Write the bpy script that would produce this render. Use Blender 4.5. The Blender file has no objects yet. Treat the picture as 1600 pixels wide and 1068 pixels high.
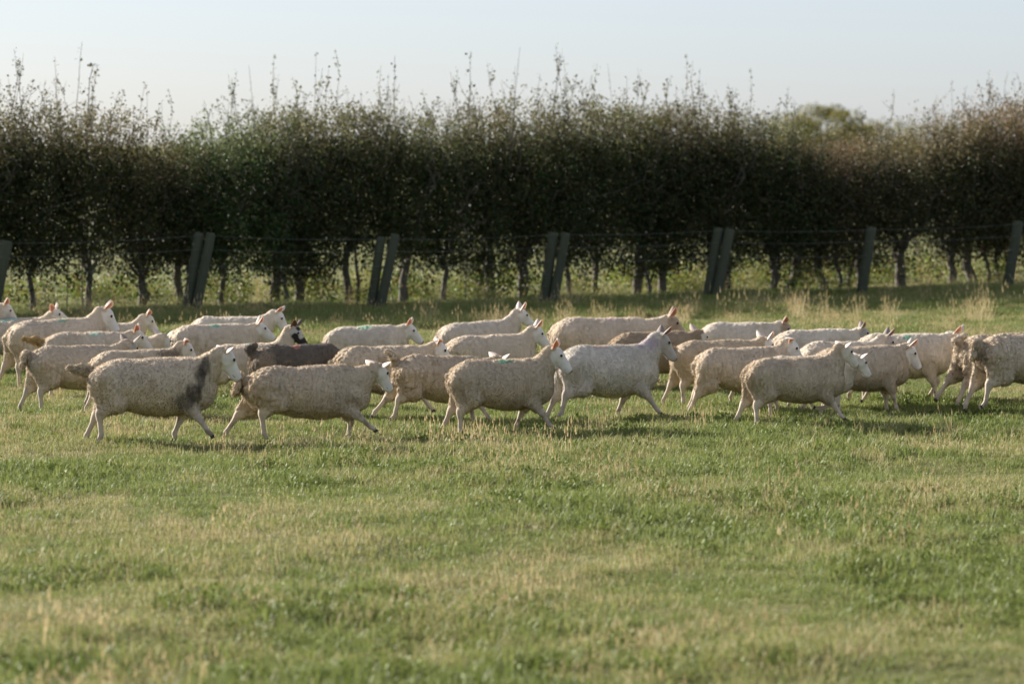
import bpy, math, random
import numpy as np
from mathutils import Vector, Matrix, Euler

scene = bpy.context.scene
COL = scene.collection
R = math.radians
random.seed(4)
rng = np.random.default_rng(11)

# ------------------------------------------------------------------ camera
CAM_H, F_PX, HORIZON = 2.45, 6650.0, 225.0
PITCH = math.atan((534 - HORIZON) / F_PX)
cam = bpy.data.cameras.new('camera')
cam.sensor_width = 36.0
cam.lens = F_PX / 1600 * 36
cam.clip_start, cam.clip_end = 1.0, 9000
cam.dof.use_dof = True
cam.dof.focus_distance = 37.0
cam.dof.aperture_fstop = 3.1
cam_o = bpy.data.objects.new('camera', cam)
COL.objects.link(cam_o)
cam_o.location = (0, 0, CAM_H)
cam_o.rotation_euler = (math.pi / 2 - PITCH, 0, 0)
scene.camera = cam_o

# ------------------------------------------------------------------ sky and sun
SUN_EL = R(21.5)
SUN_AZ = math.atan2(-0.80, 0.60)            # from +Y towards +X
S = Vector((math.sin(SUN_AZ) * math.cos(SUN_EL), math.cos(SUN_AZ) * math.cos(SUN_EL), math.sin(SUN_EL)))
world = bpy.data.worlds.new('World')
scene.world = world
world.use_nodes = True
wn = world.node_tree.nodes
sky = wn.new('ShaderNodeTexSky')
sky.sky_type = 'NISHITA'
sky.sun_disc = False
sky.sun_elevation = SUN_EL
sky.sun_rotation = SUN_AZ
sky.air_density = 0.55
sky.dust_density = 1.0
sky.ozone_density = 2.8
wn['Background'].inputs['Strength'].default_value = 0.077
veil = wn.new('ShaderNodeMix'); veil.data_type = 'RGBA'          # thin even haze that pales the whole sky
veil.inputs[0].default_value = .55
veil.inputs[7].default_value = (3.10, 3.14, 3.20, 1)
world.node_tree.links.new(sky.outputs[0], veil.inputs[6])
world.node_tree.links.new(veil.outputs[2], wn['Background'].inputs['Color'])
sun = bpy.data.lights.new('sun', 'SUN')
sun.energy = 5.0
sun.angle = R(0.5)
sun.color = (1.0, 0.93, 0.83)
sun_o = bpy.data.objects.new('sun', sun)
COL.objects.link(sun_o)
sun_o.rotation_euler = S.to_track_quat('Z', 'Y').to_euler()
scene.view_settings.view_transform = 'Standard'
scene.view_settings.look = 'None'
scene.view_settings.exposure = 1.36
scene.view_settings.gamma = 1.0
scene.cycles.max_bounces = 6
scene.cycles.transparent_max_bounces = 4
scene.cycles.use_denoising = True

# ------------------------------------------------------------------ helpers
def vnoise(P, seed=0):
    """smooth value noise in -1..1 for an (N,3) array"""
    P = np.asarray(P, dtype=np.float64)
    I = np.floor(P).astype(np.int64)
    Fr = P - I
    Fr = Fr * Fr * (3 - 2 * Fr)
    def h(ix, iy, iz):
        n = (ix * 374761393 + iy * 668265263 + iz * 2147483647 + seed * 974634777) & 0xffffffff
        n = ((n ^ (n >> 13)) * 1274126177) & 0xffffffff
        n = (n ^ (n >> 16)) & 0xffff
        return n / 32767.5 - 1.0
    out = 0
    for dx in (0, 1):
        wx = Fr[:, 0] if dx else 1 - Fr[:, 0]
        for dy in (0, 1):
            wy = Fr[:, 1] if dy else 1 - Fr[:, 1]
            for dz in (0, 1):
                wz = Fr[:, 2] if dz else 1 - Fr[:, 2]
                out = out + wx * wy * wz * h(I[:, 0] + dx, I[:, 1] + dy, I[:, 2] + dz)
    return out

def sstep(a, b, x):
    t = np.clip((x - a) / (b - a), 0, 1)
    return t * t * (3 - 2 * t)

def gheight(x, y):
    x = np.asarray(x, float); y = np.asarray(y, float)
    P = np.stack([x, y, np.zeros_like(x)], -1).reshape(-1, 3)
    z = 0.045 * vnoise(P * (0.6, 0.6, 1), 3) + 0.026 * vnoise(P * (1.9, 1.6, 1), 5)
    fade = 1 - sstep(60, 110, P[:, 1])
    return (z * fade).reshape(x.shape)

def ground_at(px, py, z=0.0):
    """point of the level z seen at a place of the photograph"""
    v = Vector(((px - 800) / F_PX, -(py - 534) / F_PX, -1.0))
    d = Euler((math.pi / 2 - PITCH, 0, 0)).to_matrix() @ v
    t = (z - CAM_H) / d.z
    return Vector((d.x * t, d.y * t, z))

def new_mesh(name, V, Fc, smooth=False):
    me = bpy.data.meshes.new(name)
    me.from_pydata(np.asarray(V).tolist(), [], [list(map(int, f)) for f in Fc] if not isinstance(Fc, np.ndarray) else Fc.tolist())
    if smooth:
        me.polygons.foreach_set('use_smooth', np.ones(len(me.polygons), bool))
    me.update()
    return me

def obj(name, me, mat=None, parent=None):
    o = bpy.data.objects.new(name, me)
    COL.objects.link(o)
    if mat is not None and me is not None and not me.materials:
        me.materials.append(mat)
    if parent is not None:
        o.parent = parent
    return o

def tag(o, label=None, cat=None, group=None, kind=None):
    if label: o['label'] = label
    if cat: o['category'] = cat
    if group: o['group'] = group
    if kind: o['kind'] = kind
    return o

def empty(name, loc, rz=0.0):
    o = bpy.data.objects.new(name, None)
    o.empty_display_size = 0.2
    COL.objects.link(o)
    o.location = loc
    o.rotation_euler = (0, 0, rz)
    return o

def fattr(me, name, vals, typ='FLOAT', dom='POINT'):
    a = me.attributes.new(name, typ, dom)
    vals = np.asarray(vals, np.float32).ravel()
    a.data.foreach_set('color' if typ == 'FLOAT_COLOR' else ('vector' if typ == 'FLOAT_VECTOR' else 'value'), vals)

class Tubes:
    def __init__(s): s.V, s.F, s.n = [], [], 0
    def add(s, pts, rad, sides=6):
        pts = np.asarray(pts, float); rad = np.broadcast_to(np.asarray(rad, float), (len(pts),))
        T = np.gradient(pts, axis=0)
        T /= np.linalg.norm(T, axis=1, keepdims=True) + 1e-9
        ref = np.array([0, 0, 1.0]) if abs(T[0, 2]) < .8 else np.array([1.0, 0, 0])
        A = np.cross(T, ref); A /= np.linalg.norm(A, axis=1, keepdims=True) + 1e-9
        B = np.cross(T, A)
        th = np.arange(sides) * 2 * math.pi / sides
        ring = pts[:, None] + rad[:, None, None] * (A[:, None] * np.cos(th)[None, :, None] + B[:, None] * np.sin(th)[None, :, None])
        s.V.append(ring.reshape(-1, 3))
        for i in range(len(pts) - 1):
            for k in range(sides):
                a = s.n + i * sides + k; b = s.n + i * sides + (k + 1) % sides
                s.F.append((a, b, b + sides, a + sides))
        s.F.append(tuple(s.n + (len(pts) - 1) * sides + k for k in range(sides)))
        s.n += len(pts) * sides
    def mesh(s, name): return new_mesh(name, np.concatenate(s.V), s.F, True)

# ------------------------------------------------------------------ materials
def mat_new(name):
    m = bpy.data.materials.new(name); m.use_nodes = True
    nt = m.node_tree; b = nt.nodes['Principled BSDF']
    return m, nt, b
def N(nt, t, **kw):
    n = nt.nodes.new(t)
    for k, v in kw.items(): setattr(n, k, v)
    return n
def mixrgb(nt, fac, a, b, blend='MIX'):
    n = nt.nodes.new('ShaderNodeMix'); n.data_type = 'RGBA'; n.blend_type = blend
    for sock, v in ((0, fac), (6, a), (7, b)):
        if isinstance(v, (int, float)): n.inputs[sock].default_value = v
        elif isinstance(v, tuple): n.inputs[sock].default_value = (*v, 1) if len(v) == 3 else v
        else: nt.links.new(v, n.inputs[sock])
    return n.outputs[2]
def mth(nt, op, a, b=None, clamp=False):
    n = nt.nodes.new('ShaderNodeMath'); n.operation = op; n.use_clamp = clamp
    for i, v in enumerate((a, b)):
        if v is None: continue
        if isinstance(v, (int, float)): n.inputs[i].default_value = v
        else: nt.links.new(v, n.inputs[i])
    return n.outputs[0]
def noise_n(nt, scale, detail=3, vec=None, rough=.5):
    n = N(nt, 'ShaderNodeTexNoise'); n.inputs['Scale'].default_value = scale
    n.inputs['Detail'].default_value = detail; n.inputs['Roughness'].default_value = rough
    if vec is not None: nt.links.new(vec, n.inputs['Vector'])
    return n.outputs[0]

def translucent_mix(nt, b, color, fac, tint=None):
    tr = N(nt, 'ShaderNodeBsdfTranslucent')
    if tint is None: nt.links.new(color, tr.inputs[0])
    else: nt.links.new(mixrgb(nt, 1.0, color, tint, 'MULTIPLY'), tr.inputs[0])
    ms = N(nt, 'ShaderNodeMixShader'); ms.inputs[0].default_value = fac
    nt.links.new(b.outputs[0], ms.inputs[1]); nt.links.new(tr.outputs[0], ms.inputs[2])
    nt.links.new(ms.outputs[0], nt.nodes['Material Output'].inputs[0])

# wool / skin: colours come from the animal's own markings stored on the mesh
M_SHEEP, nt, b = mat_new('fleece_and_skin')
ca = N(nt, 'ShaderNodeAttribute', attribute_name='Col'); wa = N(nt, 'ShaderNodeAttribute', attribute_name='wool')
tc = N(nt, 'ShaderNodeTexCoord'); mp = N(nt, 'ShaderNodeMapping'); mp.inputs['Scale'].default_value = (1.0, 1.0, .45)
nt.links.new(tc.outputs['Object'], mp.inputs[0])
n1 = noise_n(nt, 120, 4, mp.outputs[0], .6); n2 = noise_n(nt, 22, 3, mp.outputs[0])
mp3 = N(nt, 'ShaderNodeMapping'); mp3.inputs['Scale'].default_value = (1.0, 1.0, .16); nt.links.new(tc.outputs['Object'], mp3.inputs[0])
n3 = noise_n(nt, 62, 3, mp3.outputs[0], .6)
v1 = mth(nt, 'ADD', mth(nt, 'MULTIPLY', mth(nt, 'ADD', n1, n3), .30), .70)
v2 = mth(nt, 'ADD', mth(nt, 'MULTIPLY', n2, .36), .82)
vv = N(nt, 'ShaderNodeCombineColor')
vm = mth(nt, 'MULTIPLY', v1, v2)
for i in range(3): nt.links.new(vm, vv.inputs[i])
cw = mixrgb(nt, wa.outputs['Fac'], ca.outputs['Color'], mixrgb(nt, 1.0, ca.outputs['Color'], vv.outputs[0], 'MULTIPLY'))
nt.links.new(cw, b.inputs['Base Color'])
b.inputs['Roughness'].default_value = .92
b.inputs['Specular IOR Level'].default_value = .15
b.inputs['Sheen Weight'].default_value = .12
b.inputs['Sheen Roughness'].default_value = .5
bp = N(nt, 'ShaderNodeBump'); bp.inputs['Distance'].default_value = .007
nt.links.new(mth(nt, 'ADD', mth(nt, 'MULTIPLY', wa.outputs['Fac'], .55), .15), bp.inputs['Strength'])
nt.links.new(mth(nt, 'ADD', mth(nt, 'ADD', n1, n3), mth(nt, 'MULTIPLY', n2, .5)), bp.inputs['Height'])
nt.links.new(bp.outputs[0], b.inputs['Normal'])

M_FUZZ, nt, b = mat_new('wool_fibres')
ca = N(nt, 'ShaderNodeAttribute', attribute_name='Col')
nt.links.new(ca.outputs['Color'], b.inputs['Base Color'])
b.inputs['Roughness'].default_value = .9; b.inputs['Specular IOR Level'].default_value = .12
translucent_mix(nt, b, ca.outputs['Color'], .25)

M_EAR, nt, b = mat_new('ear_skin')
ca = N(nt, 'ShaderNodeAttribute', attribute_name='Col')
nt.links.new(ca.outputs['Color'], b.inputs['Base Color'])
b.inputs['Roughness'].default_value = .7; b.inputs['Specular IOR Level'].default_value = .2
translucent_mix(nt, b, ca.outputs['Color'], .24, (1.0, .55, .42))

def plain(name, col, rough=.6, spec=.3):
    m, nt, b = mat_new(name)
    n = noise_n(nt, 30, 4)
    c = mixrgb(nt, n, tuple(x * .75 for x in col), tuple(min(1, x * 1.25) for x in col))
    nt.links.new(c, b.inputs['Base Color'])
    b.inputs['Roughness'].default_value = rough; b.inputs['Specular IOR Level'].default_value = spec
    return m
M_EYE = plain('eye_dark', (.012, .010, .008), .15, .5)
M_HOOF = plain('hoof_horn', (.05, .042, .035), .7)
M_TAG = plain('ear_tag_plastic', (.75, .50, .05), .5)
M_WIRE = plain('galvanised_wire', (.16, .17, .16), .5)

M_POST, nt, b = mat_new('weathered_post_wood')
tc = N(nt, 'ShaderNodeTexCoord'); mp = N(nt, 'ShaderNodeMapping'); mp.inputs['Scale'].default_value = (14, 14, 1.2)
nt.links.new(tc.outputs['Object'], mp.inputs[0])
n = noise_n(nt, 3, 5, mp.outputs[0], .65)
n2 = noise_n(nt, 5, 3, tc.outputs['Object'])
c = mixrgb(nt, n, (.032, .036, .023), (.105, .108, .070))
c = mixrgb(nt, mth(nt, 'MULTIPLY', n2, .5), c, (.035, .055, .025))
nt.links.new(c, b.inputs['Base Color']); b.inputs['Roughness'].default_value = .9
bp = N(nt, 'ShaderNodeBump'); bp.inputs['Distance'].default_value = .01; bp.inputs['Strength'].default_value = .6
nt.links.new(n, bp.inputs['Height']); nt.links.new(bp.outputs[0], b.inputs['Normal'])

M_BARK, nt, b = mat_new('hawthorn_bark')
tc = N(nt, 'ShaderNodeTexCoord'); mp = N(nt, 'ShaderNodeMapping'); mp.inputs['Scale'].default_value = (6, 6, 1.5)
nt.links.new(tc.outputs['Object'], mp.inputs[0])
n = noise_n(nt, 6, 5, mp.outputs[0], .65)
c = mixrgb(nt, n, (.045, .040, .034), (.20, .175, .145))
nt.links.new(c, b.inputs['Base Color']); b.inputs['Roughness'].default_value = .95
bp = N(nt, 'ShaderNodeBump'); bp.inputs['Distance'].default_value = .02
nt.links.new(n, bp.inputs['Height']); nt.links.new(bp.outputs[0], b.inputs['Normal'])

M_LEAF, nt, b = mat_new('hedge_leaf')
ca = N(nt, 'ShaderNodeAttribute', attribute_name='Col'); oi = N(nt, 'ShaderNodeObjectInfo')
c = mixrgb(nt, 1.0, ca.outputs['Color'], oi.outputs['Color'], 'MULTIPLY')
nt.links.new(c, b.inputs['Base Color'])
b.inputs['Roughness'].default_value = .6; b.inputs['Specular IOR Level'].default_value = .25
translucent_mix(nt, b, c, .22)

M_GRASS, nt, b = mat_new('grass_blade')
dr = N(nt, 'ShaderNodeAttribute', attribute_name='dry', attribute_type='INSTANCER')
hu = N(nt, 'ShaderNodeAttribute', attribute_name='hue', attribute_type='INSTANCER')
bl = N(nt, 'ShaderNodeAttribute', attribute_name='blade')
green = mixrgb(nt, hu.outputs['Fac'], (.114, .184, .040), (.212, .250, .074))
green = mixrgb(nt, bl.outputs['Fac'], green, (.30, .29, .10))
straw = mixrgb(nt, bl.outputs['Fac'], (.30, .245, .115), (.56, .45, .26))
df = mth(nt, 'ADD', dr.outputs['Fac'], mth(nt, 'MULTIPLY', mth(nt, 'SUBTRACT', bl.outputs['Fac'], .5), 1.1), True)
c = mixrgb(nt, df, green, straw)
nt.links.new(c, b.inputs['Base Color'])
b.inputs['Roughness'].default_value = .55; b.inputs['Specular IOR Level'].default_value = .3
translucent_mix(nt, b, c, .35)

M_GROUND, nt, b = mat_new('pasture_soil_and_thatch')
tc = N(nt, 'ShaderNodeTexCoord')
n = noise_n(nt, .35, 5, tc.outputs['Object'], .6); n2 = noise_n(nt, 9, 5, tc.outputs['Object'], .7)
c = mixrgb(nt, n, (.085, .125, .028), (.17, .17, .06))
c = mixrgb(nt, mth(nt, 'MULTIPLY', n2, .75), c, (.17, .15, .075))
nt.links.new(c, b.inputs['Base Color']); b.inputs['Roughness'].default_value = .95; b.inputs['Specular IOR Level'].default_value = .1
bp = N(nt, 'ShaderNodeBump'); bp.inputs['Distance'].default_value = .05
nt.links.new(n2, bp.inputs['Height']); nt.links.new(bp.outputs[0], b.inputs['Normal'])

# ------------------------------------------------------------------ ground
xs = np.concatenate([-np.geomspace(4000, 16, 14), np.arange(-15, 17.01, .22), np.geomspace(18, 4000, 14)])
ys = np.concatenate([[-60, -20, 0, 8, 13], np.arange(15, 82, .3), np.geomspace(84, 6000, 26)])
GX, GY = np.meshgrid(xs, ys)
GV = np.stack([GX, GY, gheight(GX, GY)], -1).reshape(-1, 3)
nx = len(xs)
ii = (np.arange(len(ys) - 1)[:, None] * nx + np.arange(nx - 1)[None]).ravel()
GF = np.stack([ii, ii + 1, ii + nx + 1, ii + nx], -1)
ground = obj('ground', new_mesh('ground', GV, GF, True), M_GROUND)
tag(ground, 'grazed green pasture field with straw coloured patches', None, kind='structure')

# ------------------------------------------------------------------ fence line geometry
FA, FB = ground_at(290, 491), ground_at(1572, 455)
FDIR = (FB - FA).normalized()
FNRM = Vector((-FDIR.y, FDIR.x, 0))                     # pointing away from the camera
FGAP = (FB - FA).length / 5.0
def fence_pt(t, off=0.0):                                 # t in post gaps, post 1 stands at 0
    p = FA + FDIR * (t * FGAP) + FNRM * off
    return p

fence = empty('wire_fence', fence_pt(0))
tag(fence, 'stock fence of paired leaning wooden posts and wires along the hedge', 'fence')
def rel(p, o): return Vector(p) - o.location
prng = random.Random(8)
post_top = []
for i in range(-2, 8):
    base = fence_pt(i); base.z = float(gheight(base.x, base.y))
    for k in range(1 if i in (-1, 4, 5) else 2):
        lean = R(11 + 3.5 * k + prng.uniform(-2, 2)); h = 1.16 + prng.uniform(-.05, .05) - .03 * k
        tb = Tubes()
        r0 = (.095 if i in (-1, 4, 5) else .078) + prng.uniform(-.008, .008)
        off = FDIR * (.02 + .06 * k) + FNRM * (.0 if k == 0 else -.145)
        d = Vector((FDIR.x * math.sin(lean), FDIR.y * math.sin(lean), math.cos(lean)))
        b0 = rel(base, fence) + off - d * .25
        pts = [b0 + d * t for t in (0, .3, .7, 1.0, h + .22, h + .25)]
        tb.add(pts, [r0 * 1.05, r0 * 1.02, r0, r0 * .97, r0 * .96, r0 * .80], 10)
        obj('post', tb.mesh('post'), M_POST, fence)
        if k == 0: post_top.append(rel(base, fence) + off + d * h - FNRM * .07)
for frac in (.97, .80, .60, .42, .26, .12):
    tb = Tubes(); pts = []
    for i in range(len(post_top)):
        gz = -0.0
        q = Vector(post_top[i]); q.z *= frac; q -= FDIR * (1 - frac) * .14
        if pts:
            a = pts[-1]
            for t in (.25, .5, .75):
                m = a.lerp(q, t); m.z -= .03 * 4 * t * (1 - t) ; pts.append(m)
        pts.append(q)
    tb.add(pts, .0022, 4)
    obj('wire', tb.mesh('wire'), M_WIRE, fence)

# ------------------------------------------------------------------ hedge bushes
def leaf_mesh(name, P, size, seed, cols, up=0.0):
    g = np.random.default_rng(seed)
    n = len(P)
    d = g.normal(size=(n, 3)); d[:, 2] += up; d /= np.linalg.norm(d, axis=1, keepdims=True)
    a = g.normal(size=(n, 3)); w = np.cross(d, a); w /= np.linalg.norm(w, axis=1, keepdims=True) + 1e-9
    nn = np.cross(d, w)
    s = (size * g.uniform(.65, 1.25, n))[:, None]
    V = np.stack([P, P + d * s * .5 + w * s * .36 + nn * s * .08, P + d * s, P + d * s * .5 - w * s * .36 + nn * s * .08], 1).reshape(-1, 3)
    i = np.arange(n)[:, None] * 4
    Fc = np.concatenate([i + [0, 1, 2], i + [0, 2, 3]], 0)
    me = new_mesh(name, V, Fc)
    c = np.ones((n, 4, 4)); c[..., :3] = cols[:, None]
    fattr(me, 'Col', c, 'FLOAT_COLOR')
    me.materials.append(M_LEAF)
    return me

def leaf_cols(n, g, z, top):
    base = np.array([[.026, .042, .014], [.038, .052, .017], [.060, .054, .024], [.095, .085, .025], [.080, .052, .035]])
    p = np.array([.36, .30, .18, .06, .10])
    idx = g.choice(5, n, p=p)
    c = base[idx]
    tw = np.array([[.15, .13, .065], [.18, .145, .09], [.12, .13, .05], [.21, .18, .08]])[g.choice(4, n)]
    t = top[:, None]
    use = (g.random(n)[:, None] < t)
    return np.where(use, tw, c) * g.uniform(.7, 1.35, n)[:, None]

def make_bush(seed):
    g = np.random.default_rng(seed)
    tb = Tubes()
    def branch(a, b, r0, r1, n=5, wob=.06, sides=5):
        t = np.linspace(0, 1, n)[:, None]
        P = np.asarray(a) * (1 - t) + np.asarray(b) * t
        P[1:-1] += g.normal(size=(n - 2, 3)) * wob
        tb.add(P, np.linspace(r0, r1, n), sides); return P
    fork = np.array([g.normal(0, .05), g.normal(0, .08), g.uniform(.55, .95)])
    r = g.uniform(.034, .085)
    branch((0, 0, -.1), fork, r * 1.25, r, 5, .025, 8)
    if g.random() < .55:
        a = np.array([g.normal(0, .14), g.normal(0, .2), -.1]); branch(a, a * .6 + (0, 0, g.uniform(1, 1.4)), r * .6, r * .35, 5, .04, 6)
    tips = []
    for k in range(8):
        an = k / 8 * 2 * math.pi + g.normal(0, .3)
        e = np.array([math.cos(an) * g.uniform(.25, .55), math.sin(an) * g.uniform(.4, .95), g.uniform(1.35, 2.15)])
        P = branch(fork - (0, 0, g.uniform(0, .2)), e, r * .5, r * .18, 6, .06)
        tips.append(P)
        for q in range(5):
            s = P[g.integers(2, 6)]
            branch(s, s + g.normal(0, .28, 3) + (0, 0, .15), r * .16, .003, 4, .04, 4)
    leaves, tops = [], []
    # dense clipped body of the hedge
    n = 19000
    P = np.stack([g.uniform(-.62, .62, n), np.clip(g.normal(0, .50, n), -1.05, 1.05), g.beta(1.7, 1.55, n) * 2.50 + .18], -1)
    cl = .85 * vnoise(P * 1.9 + seed * 5.3, 6) + .8 * vnoise(P * 4.2 + seed * 17.3, 1) + .45 * vnoise(P * 9 + seed * 9.1, 2)
    lowz = g.uniform(.0, .75)
    z = P[:, 2]
    thr = -.62 + 1.15 * (1 - sstep(.15 + lowz * .6, .55 + lowz, z)) + .42 * sstep(1.9, 2.65, z)
    P = P[cl > thr]
    ctr = P[g.integers(0, len(P), 330)]                       # most leaves sit in sprays round twig ends
    sp = g.random(len(P)) < .62
    P[sp] = ctr[g.integers(0, 330, sp.sum())] + g.normal(0, .075, (sp.sum(), 3))
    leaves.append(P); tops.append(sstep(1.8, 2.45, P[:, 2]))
    # hanging low leaves
    # upright shoots
    for k in range(40):
        x, y = g.uniform(-.6, .6), np.clip(g.normal(0, .48), -.95, .95)
        z0 = g.uniform(1.6, 2.1); L = g.uniform(.3, .95) if g.random() < .88 else g.uniform(.95, 1.5)
        e = np.array([x + g.normal(0, .24), y + g.normal(0, .2), z0 + L])
        Pt = branch((x, y, z0), e, .006, .0025, 5, .025, 4)
        m = int(L * g.uniform(8, 42))
        t = g.uniform(.1, 1.0, m)
        q = np.stack([np.interp(t, np.linspace(0, 1, 5), Pt[:, j]) for j in range(3)], -1) + g.normal(0, .022, (m, 3))
        leaves.append(q); tops.append(np.full(m, .85))
        for w in range(3):
            s = Pt[g.integers(1, 4)]; e2 = s + np.array([g.normal(0, .13), g.normal(0, .13), g.uniform(.08, .25)])
            Q = branch(s, e2, .004, .002, 3, .01, 3)
            m = 7; t = g.uniform(.2, 1, m)[:, None]
            leaves.append(Q[0] * (1 - t) + Q[2] * t + g.normal(0, .02, (m, 3))); tops.append(np.full(m, .85))
    P = np.concatenate(leaves); T = np.concatenate(tops)
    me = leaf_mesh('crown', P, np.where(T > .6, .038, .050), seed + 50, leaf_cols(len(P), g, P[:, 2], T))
    tr = tb.mesh('trunk'); tr.materials.append(M_BARK)
    return tr, me

bush_vars = [make_bush(100 + k) for k in range(9)]
ORD = ['first', 'second', 'third', 'fourth', 'fifth', 'sixth', 'seventh', 'eighth', 'ninth', 'tenth']
# skyline of the hedge: photo x -> photo y of the dense top
SKX = [-200, 0, 100, 200, 310, 400, 450, 550, 650, 740, 850, 950, 1060, 1150, 1250, 1350, 1450, 1560, 1700]
SKY = [218, 216, 204, 232, 244, 222, 184, 186, 206, 188, 200, 192, 192, 220, 240, 240, 230, 198, 190]
hrng = random.Random(21)
HEDGE_OFF = 1.75
t = -2.35
bushes_by_gap = {}
while t < 6.9:
    p = fence_pt(t, HEDGE_OFF + hrng.uniform(-.18, .18))
    px = 800 + p.x / p.y * F_PX
    top_y = np.interp(px, SKX, SKY) + hrng.uniform(-20, 14)
    hgt = CAM_H + (HORIZON - top_y) * p.y / F_PX
    bushes_by_gap.setdefault(math.floor(t), []).append((t, p, px, hgt))
    t += hrng.uniform(.48, .98) / FGAP
WORD = {-3: 'left of the leftmost fence post pair', -2: 'left of the leftmost fence post pair', -1: 'between the first and second fence post pairs',
        0: 'between the second and third fence post pairs', 1: 'between the third and fourth fence post pairs', 2: 'between the fourth and fifth fence post pairs',
        3: 'between the fifth and sixth fence post pairs', 4: 'between the sixth and seventh fence post pairs', 5: 'right of the last fence post pair', 6: 'right of the last fence post pair'}
nb = 0
byword = {}
for gap in sorted(bushes_by_gap):
    for rec in bushes_by_gap[gap]: byword.setdefault(WORD[gap], []).append(rec)
for wd, recs in byword.items():
    for k, (t, p, px, hgt) in enumerate(recs):
        if px < -190 or px > 1790: continue
        v = hrng.randrange(len(bush_vars))
        root = empty('hawthorn_bush', (p.x, p.y, float(gheight(p.x, p.y))), math.atan2(FDIR.y, FDIR.x) + (math.pi if hrng.random() < .5 else 0))
        sz = hgt / 2.42
        root.scale = (1, 1, sz)
        obj('trunk', bush_vars[v][0], None, root)
        c = obj('crown', bush_vars[v][1], None, root)
        w = float(sstep(850, 1450, np.array(px)))
        j = hrng.uniform(.78, 1.25); w2 = hrng.uniform(-.12, .12)
        c.color = ((1.0 + .20 * w + w2) * j, (1.14 - .06 * w - w2) * j, (.95 + .10 * w) * j, 1)
        tone = 'russet brown' if w > .6 else ('olive brown' if w > .2 else 'dark green')
        tag(root, f'{tone} hedge bush, {ORD[k]} from the left {wd}', 'bush', 'bushes of the field hedge')
        nb += 1

# tall whippy stem rising above the left end of the hedge
def whip(px, base_y_px, top_px, top_y, label, arch=0.0, seed=1):
    t = None
    best = min((abs(r[2] - px), r) for rs in bushes_by_gap.values() for r in rs)[1]
    p = best[1]
    g = np.random.default_rng(seed)
    zt = CAM_H + (HORIZON - top_y) * p.y / F_PX
    dx = (top_px - px) * p.y / F_PX
    x0 = (px - best[2]) * p.y / F_PX
    root = empty('bramble_shoot', (p.x + x0, p.y, 0))
    tt = np.linspace(0, 1, 14)
    P = np.stack([dx * tt ** 1.5 + g.normal(0, .012, 14), g.normal(0, .02, 14), zt * (tt if not arch else np.sin(tt * math.pi * .56) / 1.0)], -1)
    if arch: P[:, 0] += arch * np.maximum(tt - .72, 0) ** 1.3 * 6
    tb = Tubes(); tb.add(P, np.linspace(.012, .003, 14), 5)
    m = tb.mesh('stem'); m.materials.append(M_BARK); obj('stem', m, None, root)
    n = 40; u = g.beta(1.6, 1, n)
    q = np.stack([np.interp(u, tt, P[:, j]) for j in range(3)], -1) + g.normal(0, .03, (n, 3))
    q = q[q[:, 2] > 1.8]
    c = obj('foliage', leaf_mesh('foliage', q, .05, seed, leaf_cols(len(q), g, q[:, 2], np.full(len(q), .5))), None, root)
    tag(root, label, 'shoot', 'tall shoots above the hedge')
whip(103, 0, 130, 66, 'tallest bare leafy shoot above the left end of the hedge', 0, 1)
whip(128, 0, 152, 100, 'thin arching shoot just right of the tallest shoot', .02, 2)
whip(612, 0, 618, 88, 'slender shoot above the middle of the hedge', 0, 3)
whip(728, 0, 735, 80, 'second slender shoot right of the hedge middle', 0, 4)

# ------------------------------------------------------------------ trees beyond the hedge
def far_tree(px, top_y, width_px, dist, label, cols, seed, n=9000, leaf=.16, trunk_h=1.5):
    g = np.random.default_rng(seed)
    s = F_PX / dist
    ztop = CAM_H + (HORIZON - top_y) / s; rx = width_px / 2 / s
    root = empty('tree', ((px - 800) / s, dist, 0))
    tb = Tubes()
    tb.add([(0, 0, -.2), (.05, 0, trunk_h * .6), (0, .1, trunk_h), (.1, 0, ztop * .75)], [.28, .22, .18, .05], 8)
    for k in range(9):
        an = k * .7; e = (math.cos(an) * rx * .65, math.sin(an) * rx * .65, ztop * g.uniform(.5, .85))
        tb.add([(0, 0, trunk_h * .7), tuple(np.array(e) * .5 + (0, 0, .3)), e], [.12, .07, .02], 5)
    m = tb.mesh('trunk'); m.materials.append(M_BARK); obj('trunk', m, None, root)
    cz = ztop * .55; rz = ztop - cz
    C = []
    for k in range(40):
        d = g.normal(size=3); d /= np.linalg.norm(d); rr = g.uniform(.45, .92)
        C.append(((d[0] * rx * rr, d[1] * rx * rr, cz + d[2] * rz * rr * .9), g.uniform(.16, .30)))
    P = []
    for c, r in C:
        m_ = n // len(C); d = g.normal(size=(m_, 3)); d /= np.linalg.norm(d, axis=1, keepdims=True)
        P.append(np.array(c) + d * (g.random((m_, 1)) ** .4) * r * np.array([rx, rx, rz * 1.2]))
    P = np.concatenate(P); P = P[P[:, 2] > .3]
    cc = np.array(cols)[g.choice(len(cols), len(P))] * g.uniform(.7, 1.3, len(P))[:, None]
    obj('crown', leaf_mesh('crown', P, leaf, seed, cc, .2), None, root)
    tag(root, label, 'tree')
far_tree(1315, 162, 310, 230, 'rounded olive and yellow tree showing behind the right part of the hedge', [(.15, .15, .04), (.20, .18, .04), (.30, .25, .045), (.11, .12, .04)], 5, 15000)
far_tree(375, 214, 120, 480, 'low hazy tree far behind the dip in the hedge', [(.09, .10, .05), (.12, .12, .07)], 6, 5000, .3)

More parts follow.
